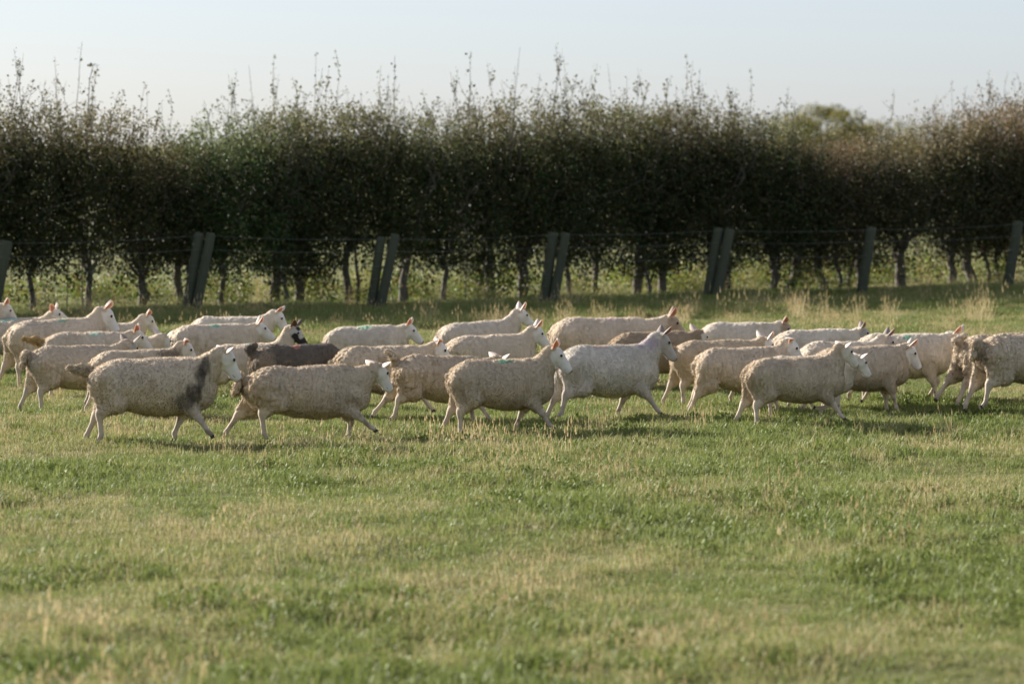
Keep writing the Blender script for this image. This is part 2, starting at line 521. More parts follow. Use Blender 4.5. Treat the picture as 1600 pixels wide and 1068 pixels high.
def far_hedge():
    g = np.random.default_rng(77)
    n = 26000
    P = np.stack([g.uniform(-26, 30, n), g.normal(0, .5, n), g.beta(1.5, 1.4, n) * 2.1], -1)
    P[:, 2] *= 1 + .12 * vnoise(np.stack([P[:, 0] * .5, P[:, 0] * 0, P[:, 0] * 0], -1), 4)
    cc = np.array([(.05, .065, .025), (.08, .08, .03), (.10, .085, .04)])[g.choice(3, n)] * g.uniform(.7, 1.3, n)[:, None]
    o = obj('far_hedge', leaf_mesh('far_hedge', P, .13, 3, cc))
    o.location = (0, 122, 0)
    tag(o, 'lower hedge across the next field, glimpsed between the trunks', 'hedge', kind='stuff')
far_hedge()

# ------------------------------------------------------------------ sheep
def rc(a, b, ra, rb, cat, k=.035, fy=1.0): return ('rc', np.array(a, float), np.array(b, float), ra, rb, cat, k, fy)
def el(c, r, cat, k=.06, M=None): return ('el', np.array(c, float), np.array(r, float), M, None, cat, k, 1.0)

def prim_d(p, X):
    if p[0] == 'rc':
        a, b, ra, rb, fy = p[1], p[2], p[3], p[4], p[7]
        ab = b - a
        if fy != 1.0:
            sc = np.array([1, 1 / fy, 1]); X = a + (X - a) * sc; ab = ab * sc
        pa = X - a
        t = np.clip(pa @ ab / (ab @ ab + 1e-12), 0, 1)
        return np.linalg.norm(pa - t[..., None] * ab, axis=-1) - (ra + (rb - ra) * t)
    q = X - p[1]
    if p[3] is not None: q = q @ p[3]
    r = p[2]
    k0 = np.linalg.norm(q / r, axis=-1); k1 = np.linalg.norm(q / (r * r), axis=-1)
    return k0 * (k0 - 1) / (k1 + 1e-9)

def prim_box(p):
    if p[0] == 'rc':
        r = max(p[3], p[4]); return np.minimum(p[1], p[2]) - r, np.maximum(p[1], p[2]) + r
    r = p[2].max() if p[3] is not None else p[2]
    return p[1] - r, p[1] + r

def smin(a, b, k):
    h = np.clip(.5 + .5 * (b - a) / k, 0, 1)
    return b * (1 - h) + a * h - k * h * (1 - h)

def surface(prims, h):
    lo = np.min([prim_box(p)[0] for p in prims], 0) - .06; hi = np.max([prim_box(p)[1] for p in prims], 0) + .06
    n = np.ceil((hi - lo) / h).astype(int) + 1
    ax = [lo[i] + h * np.arange(n[i]) for i in range(3)]
    D = np.full(n, .12)
    for p in prims:
        a, b = prim_box(p); m = p[6] + .05
        s = [slice(max(0, int((a[i] - m - lo[i]) / h)), min(n[i], int((b[i] + m - lo[i]) / h) + 2)) for i in range(3)]
        X = np.stack(np.meshgrid(ax[0][s[0]], ax[1][s[1]], ax[2][s[2]], indexing='ij'), -1)
        D[tuple(s)] = smin(D[tuple(s)], prim_d(p, X), p[6])
    ins = D < 0
    c = np.zeros(np.array(n) - 1, int)
    offs = [(i, j, k) for i in (0, 1) for j in (0, 1) for k in (0, 1)]
    def sub(A, o): return A[o[0]:A.shape[0] - 1 + o[0], o[1]:A.shape[1] - 1 + o[1], o[2]:A.shape[2] - 1 + o[2]]
    for o in offs: c += sub(ins, o)
    act = (c > 0) & (c < 8)
    idx = np.full(act.shape, -1); cells = np.argwhere(act); idx[act] = np.arange(len(cells))
    acc = np.zeros((len(cells), 3)); cnt = np.zeros(len(cells))
    vals = {o: sub(D, o)[act] for o in offs}
    for o in offs:
        for axn in range(3):
            if o[axn] == 0:
                o2 = list(o); o2[axn] = 1; o2 = tuple(o2)
                va, vb = vals[o], vals[o2]
                m = (va < 0) != (vb < 0)
                t = va[m] / (va[m] - vb[m])
                pt = np.tile(np.array(o, float), (m.sum(), 1)); pt[:, axn] += t
                acc[m] += pt; cnt[m] += 1
    V = lo + h * (cells + acc / cnt[:, None])
    quads = []
    for axn in range(3):
        u, v = (axn + 1) % 3, (axn + 2) % 3
        s0 = [slice(None)] * 3; s1 = [slice(None)] * 3
        s0[axn] = slice(0, -1); s1[axn] = slice(1, None)
        A, B = ins[tuple(s0)], ins[tuple(s1)]
        for flip, mask in ((False, A & ~B), (True, ~A & B)):
            e = np.argwhere(mask)
            e = e[(e[:, u] > 0) & (e[:, v] > 0) & (e[:, u] < n[u] - 1) & (e[:, v] < n[v] - 1)]
            if not len(e): continue
            def at(du, dv):
                q = e.copy(); q[:, u] += du; q[:, v] += dv
                return idx[q[:, 0], q[:, 1], q[:, 2]]
            q = np.stack([at(-1, -1), at(0, -1), at(0, 0), at(-1, 0)], -1)
            quads.append(q[:, ::-1] if flip else q)
    return V, np.concatenate(quads)

def vnormals(V, Q):
    n = np.cross(V[Q[:, 2]] - V[Q[:, 0]], V[Q[:, 3]] - V[Q[:, 1]])
    out = np.zeros_like(V)
    for k in range(4): np.add.at(out, Q[:, k], n)
    return out / (np.linalg.norm(out, axis=1, keepdims=True) + 1e-12)

# leg poses: angles from straight down, forward positive (degrees)
FRONT = {'stand': (4, 0, 18), 'reach': (40, 34, 48), 'far': (56, 48, 58), 'back': (-26, -24, 5), 'push': (-40, -38, -20), 'fold': (38, -72, -95), 'lift': (24, -28, -40), 'mid': (18, 12, 28)}
HIND = {'stand': (28, -46, 2, 22), 'push': (-2, -52, -26, -5), 'far': (-14, -60, -40, -25), 'under': (52, -26, 22, 40), 'lift': (18, -66, -14, -45), 'mid': (38, -38, 12, 30), 'trail': (14, -64, -12, -50)}

def rotmat(yaw, pitch, roll=0):
    return np.array(Matrix.Rotation(yaw, 3, 'Z') @ Matrix.Rotation(pitch, 3, 'Y') @ Matrix.Rotation(roll, 3, 'X'))

M_PARTS = {}
def hoof_mesh():
    V, Fc = [], []
    for s in (-1, 1):
        k = len(V)
        sec = [((-.016, 0), (.012, 0), (.012, .013), (-.016, .013)), ((-.020, 0), (.028, 0), (.022, .016), (-.020, .017))]
        for z, ring in zip((0.0, -.032), sec):
            for x, y in ring: V.append((x, s * (y + .0015), z))
        Fc += [(k, k + 1, k + 2, k + 3), (k + 4, k + 7, k + 6, k + 5)] + [(k + i, k + 4 + i, k + 4 + (i + 1) % 4, k + (i + 1) % 4) for i in range(4)]
    me = new_mesh('hoof', V, Fc); me.materials.append(M_HOOF); return me
def ball_mesh(name, r, mat):
    V = [(0, 0, r)]; Fc = []
    for i in range(1, 5):
        for k in range(8):
            a, b_ = i * math.pi / 5, k * math.pi / 4; V.append((r * math.sin(a) * math.cos(b_), r * math.sin(a) * math.sin(b_), r * math.cos(a)))
    V.append((0, 0, -r))
    for k in range(8):
        Fc.append((0, 1 + k, 1 + (k + 1) % 8)); Fc.append((33, 25 + (k + 1) % 8, 25 + k))
        for i in range(3):
            a = 1 + i * 8 + k; c = 1 + i * 8 + (k + 1) % 8; Fc.append((a, a + 8, c + 8, c))
    me = new_mesh(name, V, Fc, True); me.materials.append(mat); return me
M_NOSE = plain('nose_skin', (.10, .06, .055), .6)
NOSTRIL, MOUTH = ball_mesh('nostril', .009, M_NOSE), ball_mesh('mouth', .004, M_NOSE)
for v_ in MOUTH.vertices: v_.co.x *= 9.0
HOOF, EYE, TAG = hoof_mesh(), ball_mesh('eye', .0155, M_EYE), ball_mesh('ear_tag', .014, M_TAG)

def ear_mesh(side, inner, outer, L=.155, W=.045):
    nu, nv = 9, 7
    V, C = [], []
    for i in range(nu):
        u = i / (nu - 1); w = W * (math.sin(math.pi * min(1, u * .86 + .14) ** .8) ** .75) if u < 1 else .002
        for j in range(nv):
            v = j / (nv - 1) * 2 - 1
            V.append((u * L, v * w, .55 * w * v * v + .012 * u * u - .006))
            t = max(0, 1 - abs(v) * 1.05) * min(1, (1 - u) * 2.2)
            C.append([outer[q] * (1 - t) + inner[q] * t for q in range(3)] + [1])
    Fc = [(i * nv + j, i * nv + j + 1, (i + 1) * nv + j + 1, (i + 1) * nv + j) for i in range(nu - 1) for j in range(nv - 1)]
    k0 = len(V)                                             # the pink lining, 3 mm inside the hairy outer skin
    Fc += [tuple(q + k0 for q in f[::-1]) for f in Fc]
    V += [(x * .86 + .006, y * .72, z * .8 + .003) for x, y, z in V]
    C = [list(outer) + [1]] * k0 + C
    me = new_mesh('ear', V, Fc, True); fattr(me, 'Col', C, 'FLOAT_COLOR'); me.materials.append(M_EAR)
    return me

def sheep(label, px, py, s=.9, yaw=0, stretch=1.0, poll=(.57, 0, .80), hyaw=0, hpitch=40, legs=('stand', 'stand', 'stand', 'stand'),
          tail='down', wool=(.60, .515, .405), face='white', mark=None, smudge=None, ears=(.45, -.35), lift=0.0, vox=.0125, fuzz=16000, dirt=.25, tilt=0.0, seed=0, eartag=False, locks=1.0, tailcol=None, at=None):
    g = np.random.default_rng(1000 + seed)
    X = lambda x: x * stretch
    prims = []
    s = s * .915 * g.uniform(.97, 1.03); stretch = stretch * 1.0 * g.uniform(.97, 1.03); yaw = yaw + g.normal(0, 6); hpitch = hpitch + g.normal(0, 5)
    vr, vw, vb = g.uniform(-.015, .022), g.uniform(-.018, .018), g.uniform(-.012, .016)
    if legs == ('stand',) * 4:
        legs = (*g.choice(['reach', 'back', 'mid', 'lift', 'stand'], 2, replace=False).tolist(), *g.choice(['push', 'mid', 'stand', 'lift'], 2, replace=False).tolist())
    # where it stands
    p = ground_at(px, py)
    for _ in range(4): p = ground_at(px, py, float(gheight(p.x, p.y)))
    def drop(ang, seg): return sum(L_ * math.cos(R(a_)) for a_, L_ in zip(ang, seg))
    low = min([.315 - drop(FRONT[l] if isinstance(l, str) else l, (.158, .128, .045)) for l in legs[:2]] +
              [.50 - drop(HIND[l] if isinstance(l, str) else l, (.190, .197, .182, .045)) for l in legs[2:]]) - .034
    root_z = p.z + (lift - low) * s - .026
    if at:
        sc_ = F_PX / p.y
        zt = CAM_H - (at[1] - HORIZON) / sc_
        k_ = s * math.cos(R(yaw)) * stretch ** .5
        want = (at[0] - px) / sc_ / k_
        if want < .53: p.x += (want - .53) * k_
        poll = (min(.68, max(.53, want)), poll[1], min(.90, max(.70, (zt - root_z) / s - .01)))
    # trunk
    prims += [el((X(-.34), 0, .490 + vr), (.225 * stretch ** .5, .205, .200), 'w', .07),
              el((X(-.02), 0, .448), (.335 * stretch, .230 + vb, .225 + vb), 'w', .10),
              el((X(.16), 0, .460), (.27 * stretch, .205 + vb * .6, .226), 'w', .10),
              el((X(.33), 0, .480 + vw), (.185, .170, .205), 'w', .08),
              el((X(.42), 0, .43), (.10, .11, .13), 'w', .08),
              rc((X(-.26), 0, .590 + vr), (X(.26), 0, .600 + vw), .088, .085, 'w', .12)]
    # neck
    poll = np.array(poll, float) * (stretch ** .5, 1, 1)
    Rh = rotmat(R(hyaw), R(hpitch))
    hs = 1.12
    H = lambda x, y, z: poll + Rh @ (hs * np.array([x, y, z], float))
    nb_ = np.array([X(.33), 0, .535]); ne = H(-.015, 0, -.055)
    nm = nb_ * .5 + ne * .5 + np.array([.015, 0, -.012])
    prims += [rc(nb_, nm, .165, .108, 'w', .08, .86), rc(nm, ne, .108, .076, 'w', .05, .88), rc(nm + (0, 0, -.02), H(.0, 0, -.070), .09, .056, 'w', .05, .8)]
    # head
    hd = [el(H(.035, 0, -.018), (.082, .060, .066), 's', .03, Rh), rc(H(.055, 0, -.028), H(.20, 0, -.050), .051, .034, 's', .025, .88),
          rc(H(.10, 0, -.016), H(.18, 0, -.034), .036, .029, 's', .025, .8), el(H(.218, 0, -.052), (.031, .032, .031), 's', .016, Rh),
          rc(H(.03, 0, -.062), H(.18, 0, -.078), .034, .019, 's', .02), rc(H(.18, 0, -.076), H(.220, 0, -.070), .020, .017, 's', .02)]
    for sd in (-1, 1):
        hd += [el(H(.078, sd * .047, .004), (.026, .017, .018), 's', .018, Rh), el(H(.045, sd * .032, -.052), (.042, .024, .036), 's', .02, Rh),
               el(H(-.01, sd * .052, .012), (.022, .024, .022), 's', .02, Rh)]
    hd = [(q[0], q[1], q[2], q[3] * hs, q[4] * hs, *q[5:]) if q[0] == 'rc' else (q[0], q[1], q[2] * hs, *q[3:]) for q in hd]
    prims += hd
    # legs
    feet = []
    for i, (nm_, sd) in enumerate((('R', -1), ('L', 1))):
        f = FRONT[legs[i]] if isinstance(legs[i], str) else legs[i]
        y = sd * .105
        sh = np.array([X(.33), sd * .112, .44]); elb = np.array([X(.285) + .0006 * f[0], y, .315])
        D = lambda a: np.array([math.sin(R(a)), 0, -math.cos(R(a))])
        kn = elb + D(f[0]) * .158; ft = kn + D(f[1]) * .128; hf = ft + D(f[2]) * .045
        prims += [rc(sh, elb, .108, .072, 'w', .028, .78), rc(elb, elb * .40 + kn * .60, .068, .048, 'w' , .045), rc(elb, kn, .050, .029, 's', .03), rc(kn + D(f[1]) * -.012, kn + D(f[1]) * .016, .030, .027, 's', .015),
                  rc(kn, ft, .0255, .0210, 's', .018), rc(ft, hf, .0235, .020, 's', .012)]
        feet.append((hf, f[2] - 18))
    for i, sd in ((2, -1), (3, 1)):
        f = HIND[legs[i]] if isinstance(legs[i], str) else legs[i]
        y = sd * .11
        hip = np.array([X(-.385), sd * .118, .50])
        st = hip + D(f[0]) * .190 + (0, sd * .025, 0); hk = st + D(f[1]) * .197 + (0, -sd * .01, 0); ft = hk + D(f[2]) * .182; hf = ft + D(f[3]) * .045
        prims += [rc(hip, st, .152, .092, 'w', .030, .80), rc(st, st * .14 + hk * .86, .086, .042, 'w', .035, .85), rc(hip + (-.05, 0, -.04), hk * .75 + st * .25 + (-.01, 0, .02), .112, .046, 'w', .05, .72),
                  rc(st * .35 + hk * .65, hk, .040, .031, 's', .025), rc(hk + D(f[2]) * -.02, hk + D(f[2]) * .03, .032, .029, 's', .02),
                  rc(hk, hk + D(f[2] - 100) * .016, .024, .017, 's', .015), rc(hk, ft, .0270, .0220, 's', .018), rc(ft, hf, .0245, .0205, 's', .012)]
        feet.append((hf, f[3] - 18))
    # tail
    tb0 = np.array([X(-.52), 0, .570 + vr])
    if tail == 'down': tp = [tb0 + (.02, 0, -.01), tb0 + (-.030, 0, -.06), tb0 + (-.030, 0, -.18)]; tr = (.045, .036, .022)
    elif tail == 'out': tp = [tb0, tb0 + (-.10, -.01, .045), tb0 + (-.225, -.02, .06)]; tr = (.055, .046, .026)
    elif tail == 'up': tp = [tb0, tb0 + (-.055, -.02, .09), tb0 + (-.13, -.03, .17)]; tr = (.05, .040, .020)
    elif tail == 'curl': tp = [tb0, tb0 + (-.05, -.03, .085), tb0 + (.01, -.06, .135)]; tr = (.05, .046, .035)
    else: tp = [tb0, tb0 + (-.07, -.01, .035), tb0 + (-.115, -.02, -.09)]; tr = (.05, .048, .036)
    prims += [rc(tp[0], tp[1], tr[0], tr[1], 'w', .04), rc(tp[1], tp[2], tr[1], tr[2], 'w', .02)]
    V, Q = surface(prims, vox)
    Nn = vnormals(V, Q)
    dw = np.min([prim_d(p, V) for p in prims if p[5] == 'w'], 0); ds = np.min([prim_d(p, V) for p in prims if p[5] == 's'], 0)
    wm = sstep(-.006, .014, ds - dw + .006 * vnoise(V * 40, seed))
    hd_x = (V - poll) @ Rh / hs
    inhead = (hd_x[:, 0] > -.02) & (np.linalg.norm(hd_x - (.1, 0, -.04), axis=1) < .19)
    hth = -.004 + 1.3 * np.maximum(0, -.045 - hd_x[:, 2]) + .013 * vnoise(V * 45, seed)
    hw = 1 - sstep(hth - .016, hth + .016, hd_x[:, 0])
    nearhead = np.linalg.norm(hd_x - (.09, 0, -.04), axis=1) < .19
    wm = np.where(nearhead, np.maximum(hw, wm * (hd_x[:, 2] < -.06)), wm)
    hw = wm
    inhead = nearhead & (hw < .5)
    # fleece relief: locks, crimp running down the sides
    o = seed * 7.7
    rel_ = .0042 * vnoise(V * (13, 13, 11) + o, 1) + .0040 * vnoise(V * (46, 26, 7) + o, 2) + .0010 * vnoise(V * (70, 70, 60) + o, 3)
    rump = sstep(.10, -.45, V[:, 0])
    rel_ += rump * .011 * (np.abs(vnoise(V * (24, 24, 18) + o, 4)) - .3) * locks
    tl = sstep(-.50 * stretch, -.58 * stretch, V[:, 0]) * sstep(.40, .46, V[:, 2])
    rel_ = rel_ * (1 + .6 * tl) + tl * .009 * vnoise(V * 34 + o, 16)
    V = V + Nn * (rel_ * wm * locks)[:, None]
    Nn = vnormals(V, Q)
    # colours that belong to the animal
    wool = np.array(wool)
    c = np.tile(wool, (len(V), 1)) * (1 + .09 * vnoise(V * 5 + o, 5) + .05 * vnoise(V * 17 + o, 6))[:, None]
    dn = .6 * vnoise(V * 6.5 + o, 7) + .5 * vnoise(V * 19 + o, 8)
    stain = sstep(.25, .75, dn + .55 * sstep(-.36, -.55, V[:, 0]) ) * min(1, dirt * 2.2)
    c = c * (1 - stain[:, None] * .62) + np.array([.34, .24, .135]) * (stain * .62)[:, None]
    if tailcol:
        tw = np.min([prim_d(p, V) for p in prims[-2:]], 0); tm = sstep(.03, .0, tw)[:, None]
        c = c * (1 - tm) + np.array(tailcol) * tm
    if smudge:
        for (cx, cy, cz, rx, ry, rz, col, amt) in smudge:
            dd = np.linalg.norm((V - (cx, cy, cz)) / (rx, ry, rz), axis=1) + .22 * vnoise(V * 16 + o, 9) + .30 * vnoise(V * (60, 40, 14) + o, 19)
            m = (sstep(1.15, .5, dd) * amt)[:, None]; c = c * (1 - m) + np.array(col) * m
    if mark:
        for (cx, cy, cz, r_, col) in mark:
            dd = np.linalg.norm((V - (X(cx), cy, cz)) / (1.5, 1, 1), axis=1) / r_ + .6 * vnoise(V * 28 + o, 10)
            m = (sstep(1.15, .4, dd) * (.38 if cx > .4 else .68))[:, None]; c = c * (1 - m) + np.array(col) * m
    FC = {'white': ((.70, .665, .62), (.49, .41, .33)), 'black': ((.035, .030, .028), (.30, .26, .22)), 'badger': ((.09, .075, .065), (.55, .47, .40)),
          'brown': ((.40, .30, .225), (.46, .37, .29)), 'cream': ((.66, .60, .53), (.58, .49, .40)), 'grey': ((.42, .38, .35), (.45, .39, .33))}[face]
    sk = np.where(inhead[:, None] | (hd_x[:, 0:1] > -.02) & (V[:, 2:3] > .55), FC[0], FC[1]) * (1 + .12 * vnoise(V * 26 + o, 11))[:, None]
    nose = sstep(.225, .240, hd_x[:, 0])[:, None] * inhead[:, None]
    sk = sk * (1 - nose * .8) + np.array([.16, .11, .10]) * nose * .8
    if face == 'black':
        bl_ = sstep(-.05, .3, vnoise(V * 17 + 3.3, 21) + .3 * vnoise(V * 40, 22))[:, None] * inhead[:, None]; sk = sk * (1 - bl_) + np.array([.52, .48, .44]) * bl_
    if face == 'badger':
        st_ = sstep(.022, .012, np.abs(hd_x[:, 1]))[:, None] * inhead[:, None] * (hd_x[:, 2:3] > -.02); sk = sk * (1 - st_ * .0)
    legd = sstep(.2, .7, vnoise(V * 18 + o, 12))[:, None] * (~inhead[:, None]); sk = sk * (1 - .6 * legd) + np.array([.15, .105, .065]) * .6 * legd
    c = c * wm[:, None] + sk * (1 - wm[:, None])
    c = np.clip(c, .005, .95)
    me = new_mesh('body', V, Q, True)
    fattr(me, 'Col', np.concatenate([c, np.ones((len(V), 1))], 1), 'FLOAT_COLOR'); fattr(me, 'wool', wm)
    # place it
    root = empty('sheep', (p.x, p.y, root_z), R(yaw))
    root.rotation_euler = (0, R(-tilt), R(yaw)); root.scale = (s, s, s)
    body = obj('body', me, M_SHEEP, root)
    # wool fibres standing off the fleece
    tri = np.concatenate([Q[:, [0, 1, 2]], Q[:, [0, 2, 3]]])
    tri = tri[wm[tri].min(1) > .55]
    ar = np.linalg.norm(np.cross(V[tri[:, 1]] - V[tri[:, 0]], V[tri[:, 2]] - V[tri[:, 0]]), axis=1)
    pick = tri[g.choice(len(tri), fuzz, p=ar / ar.sum())]
    bw = g.dirichlet((1, 1, 1), fuzz)
    B = np.einsum('nk,nkd->nd', bw, V[pick]); BN = np.einsum('nk,nkd->nd', bw, Nn[pick]); BN /= np.linalg.norm(BN, axis=1, keepdims=True)
    lean = np.stack([vnoise(B * 48 + o, 13), vnoise(B * 48 + o, 14), vnoise(B * 48 + o, 15)], -1)
    d = BN * .75 + np.array([-.25, 0, -.45]) + lean * .22 + g.normal(0, .16, (fuzz, 3)); d /= np.linalg.norm(d, axis=1, keepdims=True)
    flat = (d * BN).sum(1); d += BN * np.maximum(0, .22 - flat)[:, None]
    w = np.cross(d, g.normal(size=(fuzz, 3))); w /= np.linalg.norm(w, axis=1, keepdims=True)
    Lf = (g.uniform(.008, .021, fuzz) * (1 + .4 * tl[pick[:, 0]]))[:, None]; B = B - BN * .002
    FV = np.stack([B - w * .0017, B + w * .0017, B + d * Lf], 1).reshape(-1, 3)
    fm = new_mesh('fleece', FV, np.arange(fuzz * 3).reshape(-1, 3), True)
    fc = np.ones((fuzz, 3, 4)); fc[..., :3] = (c[pick[:, 0]] * g.uniform(.9, 1.12, fuzz)[:, None])[:, None]
    fattr(fm, 'Col', np.clip(fc, 0, .95), 'FLOAT_COLOR')
    cn = np.repeat(BN + d * .10, 3, 0); cn /= np.linalg.norm(cn, axis=1, keepdims=True)
    fm.normals_split_custom_set_from_vertices(cn.tolist())
    fl = obj('fleece', fm, M_FUZZ, root)
    for hf, a in feet:
        o_ = obj('hoof', HOOF, None, root); o_.location = hf; o_.rotation_euler = (0, R(-a) , 0)
    for sd in (-1, 1):
        e = obj('eye', EYE, None, root); e.location = H(.080, sd * .0565, .006)
        no = obj('nostril', NOSTRIL, None, root); no.location = H(.240, sd * .014, -.044); no.rotation_euler = Euler((0, R(hpitch), R(hyaw)))
        if vox < .012:
            mo = obj('mouth', MOUTH, None, root); mo.location = H(.19, sd * .0245, -.071); mo.rotation_euler = Euler((0, R(hpitch - 8), R(hyaw)))
        inner, outer = {'white': ((.50, .25, .20), (.68, .62, .56)), 'black': ((.22, .12, .1), (.14, .11, .10)), 'badger': ((.25, .15, .13), (.12, .10, .09)),
                        'brown': ((.50, .26, .2), (.42, .32, .25)), 'cream': ((.48, .25, .19), (.60, .52, .45)), 'grey': ((.32, .18, .16), (.30, .26, .24))}[face]
        ea = obj('ear', ear_mesh(sd, inner, outer), None, root)
        up, bk = ears
        dl = Rh @ np.array([bk, sd * .8, up]); dl /= np.linalg.norm(dl)
        nr = Rh @ np.array([.75, sd * .55, -.15]); nr -= dl * (nr @ dl); nr /= np.linalg.norm(nr)
        yv = np.cross(nr, dl)
        ea.matrix_local = Matrix(((dl[0], yv[0], nr[0], 0), (dl[1], yv[1], nr[1], 0), (dl[2], yv[2], nr[2], 0), (0, 0, 0, 1))) if False else Matrix.Translation(Vector(H(-.012, sd * .060, .020))) @ Matrix(((dl[0], yv[0], nr[0]), (dl[1], yv[1], nr[1]), (dl[2], yv[2], nr[2]))).to_4x4()
        if eartag and sd < 0:
            tg = obj('ear_tag', TAG, None, root); tg.location = Vector(H(-.012, sd * .060, .020) + dl * .055 + nr * .004); tg.scale = (1, .3, 1)
    tag(root, label, 'sheep', 'flock of running sheep')
    return root

GREEN, RED, PURPLE, TEAL = (.05, .42, .27), (.60, .22, .17), (.36, .24, .42), (.25, .55, .47)
CREAM, TAN, PALE, BROWN, DARKB = (.63, .525, .405), (.585, .48, .36), (.655, .57, .465), (.36, .27, .185), (.135, .113, .092)
HI = dict(vox=.0105, fuzz=52000)
MID = dict(vox=.012, fuzz=28000)
# where the crown of each head is seen, in the order of the animals below
POLLS = [(352, 548), (590, 574), (866, 545), (1318, 541), (1340, 566), (200, 536), (290, 537), None, (684, 538), (775, 556), (460, 510), (403, 510), (434, 488), (213, 522), (163, 484), (230, 494), (86, 486), (8, 477), (256, 524), (638, 512), (812, 486), (837, 513), (1048, 496), (1033, 525), (1092, 528), (1195, 530), (1235, 534), (1224, 508), (1345, 530), (1385, 526), (1420, 550), (1491, 522), None, None]
i = 0
def add(*a, **k):
    global i
    i += 1
    return sheep(*a, seed=i, at=POLLS[i - 1], **k)
# nearest row
add('front left sheep with black smudge down its shoulder and tail held straight out', 242, 692, 1.03, 0, 1.04, (.56, 0, .775), 30, 42, ('reach', 'back', (30, -56, 4, -30), 'push'), 'out', CREAM, 'white',
    smudge=[(.47, -.12, .64, .055, .2, .10, (.075, .063, .052), .78), (.43, -.13, .53, .06, .2, .12, (.075, .063, .052), .78), (.38, -.15, .42, .07, .2, .12, (.075, .063, .052), .78), (.31, -.18, .34, .13, .2, .09, (.09, .074, .058), .72)], ears=(.12, -.15), tailcol=(.47, .38, .275), **HI)
add('white faced sheep at front with long stride, lumpy fleece, second along the nearest row', 482, 689, .98, 0, 1.12, (.58, 0, .72), 28, 44, ('far', (30, -12, -5), (50, -58, 5, 30), (-16, -66, -36, -18)), 'arch', TAN, 'white', ears=(.15, -.15), locks=1.5, **HI)
add('sheep at front centre with bright green spray mark on its back and raised head', 797, 679, .95, 6, .96, (.53, 0, .80), 0, 42, ('reach', 'back', 'stand', 'push'), 'down', TAN, 'white', mark=[(.03, -.06, .685, .055, GREEN)], ears=(.55, -.3), **HI)
add('sheep at front right with high arched neck, one foreleg folded, face turned away', 1242, 664, .88, 4, 1.06, (.55, .02, .84), 14, 38, ('reach', 'fold', 'stand', 'push'), 'down', TAN, 'cream', ears=(.15, -.15), **HI)
add('small white faced sheep peering out past the chest of the arch necked sheep', 1262, 654, .84, 0, 1.0, (.55, 0, .66), 28, 42, ('mid', 'back', 'stand', 'push'), 'down', PALE, 'white', ears=(.2, -.15), **MID)
# left group
add('cream sheep with dark ears at left, rump just behind the smudged sheep tail', 118, 641, .88, 12, .98, (.56, 0, .70), 25, 35, ('lift', 'back', 'stand', 'push'), 'arch', CREAM, 'grey', ears=(.5, -.3), **HI)
add('sheep with dirty brown neck just above the back of the smudged sheep', 217, 645, .85, 0, 1.0, (.55, 0, .73), 5, 42, ('mid', 'back', 'stand', 'push'), 'down', TAN, 'cream', smudge=[(.38, -.1, .62, .16, .3, .14, (.17, .12, .075), .8)], ears=(.15, -.25), **MID)
add('dark brown sheep with curled tail behind the long striding sheep', 468, 643, .90, 0, 1.0, (.55, 0, .54), 0, 55, ('mid', 'back', 'stand', 'push'), 'curl', DARKB, 'brown', mark=[(-.05, -.05, .68, .05, RED)], smudge=[(-.42, -.1, .48, .14, .4, .22, (.34, .26, .18), .7)], **MID)
add('sheep with crumpled dirty rump directly right of the dark brown sheep', 600, 652, .96, 3, .96, (.58, 0, .67), 0, 42, ('reach', 'back', 'stand', 'push'), 'down', TAN, 'white', ears=(.15, -.25), dirt=.45, locks=1.5, **MID)
add('galloping sheep with tail stuck up, hind legs off the ground, left of front centre', 690, 662, .90, 14, 1.0, (.57, 0, .70), 20, 40, ('reach', 'mid', 'trail', 'far'), 'up', TAN, 'white', ears=(.2, -.2), lift=.02, tilt=-3, dirt=.35, locks=1.3, **HI)
add('black and white faced sheep with raised head behind the smudged sheep nose', 394, 630, .86, 0, 1.0, (.55, 0, .82), 0, 40, ('mid', 'back', 'lift', 'push'), 'down', CREAM, 'black', mark=[(.0, -.05, .685, .05, TEAL)], ears=(.7, -.2), **MID)
add('sheep with faint green mark and red ear, just below the farthest left group head', 336, 600, .90, 0, 1.0, (.56, 0, .76), 0, 40, tail='down', wool=CREAM, face='white', mark=[(.0, -.06, .68, .05, GREEN)], ears=(.75, -.1))
add('farthest sheep of the left group with head raised against the hedge shadow', 361, 585, .88, 0, 1.0, (.56, 0, .82), 0, 40, tail='down', wool=PALE, face='white', ears=(.7, -.1))
add('sheep with ginger tail and low stretched head in the middle of the left group', 144, 620, .93, 0, 1.0, (.60, 0, .66), 0, 38, ('mid', 'back', 'stand', 'push'), 'out', CREAM, 'cream', mark=[(.05, -.08, .67, .06, TEAL)], ears=(.5, -.3), tailcol=(.42, .27, .11), **MID)
add('large sheep at far left with green mark and roman nose, standing tallest there', 93, 605, 1.02, 14, 1.0, (.54, 0, .83), -8, 42, ('mid', 'back', 'stand', 'push'), 'down', CREAM, 'white', mark=[(.05, -.07, .69, .045, GREEN)], ears=(.8, -.2), **MID)
add('cream headed sheep just right of the large roman nosed sheep', 165, 590, .86, 0, 1.0, (.56, 0, .80), 0, 40, tail='down', wool=CREAM, face='cream', ears=(.5, -.3))
add('sheep whose ears and nose show just above the back of the large left sheep', 22, 585, .88, 0, 1.0, (.56, 0, .80), 0, 15, tail='down', wool=CREAM, face='cream', mark=[(-.05, -.05, .685, .08, TEAL)], ears=(.6, -.3))
add('sheep cut by the left edge of the picture with only its head in view', -52, 580, .90, 0, 1.0, (.56, 0, .84), 0, 40, tail='down', wool=CREAM, face='cream', ears=(.5, -.3))
add('sheep with its face turned away showing only ears right of the low stretched head', 190, 613, .85, 0, 1.0, (.55, 0, .70), 55, 42, tail='down', wool=CREAM, face='white', ears=(.4, -.3))
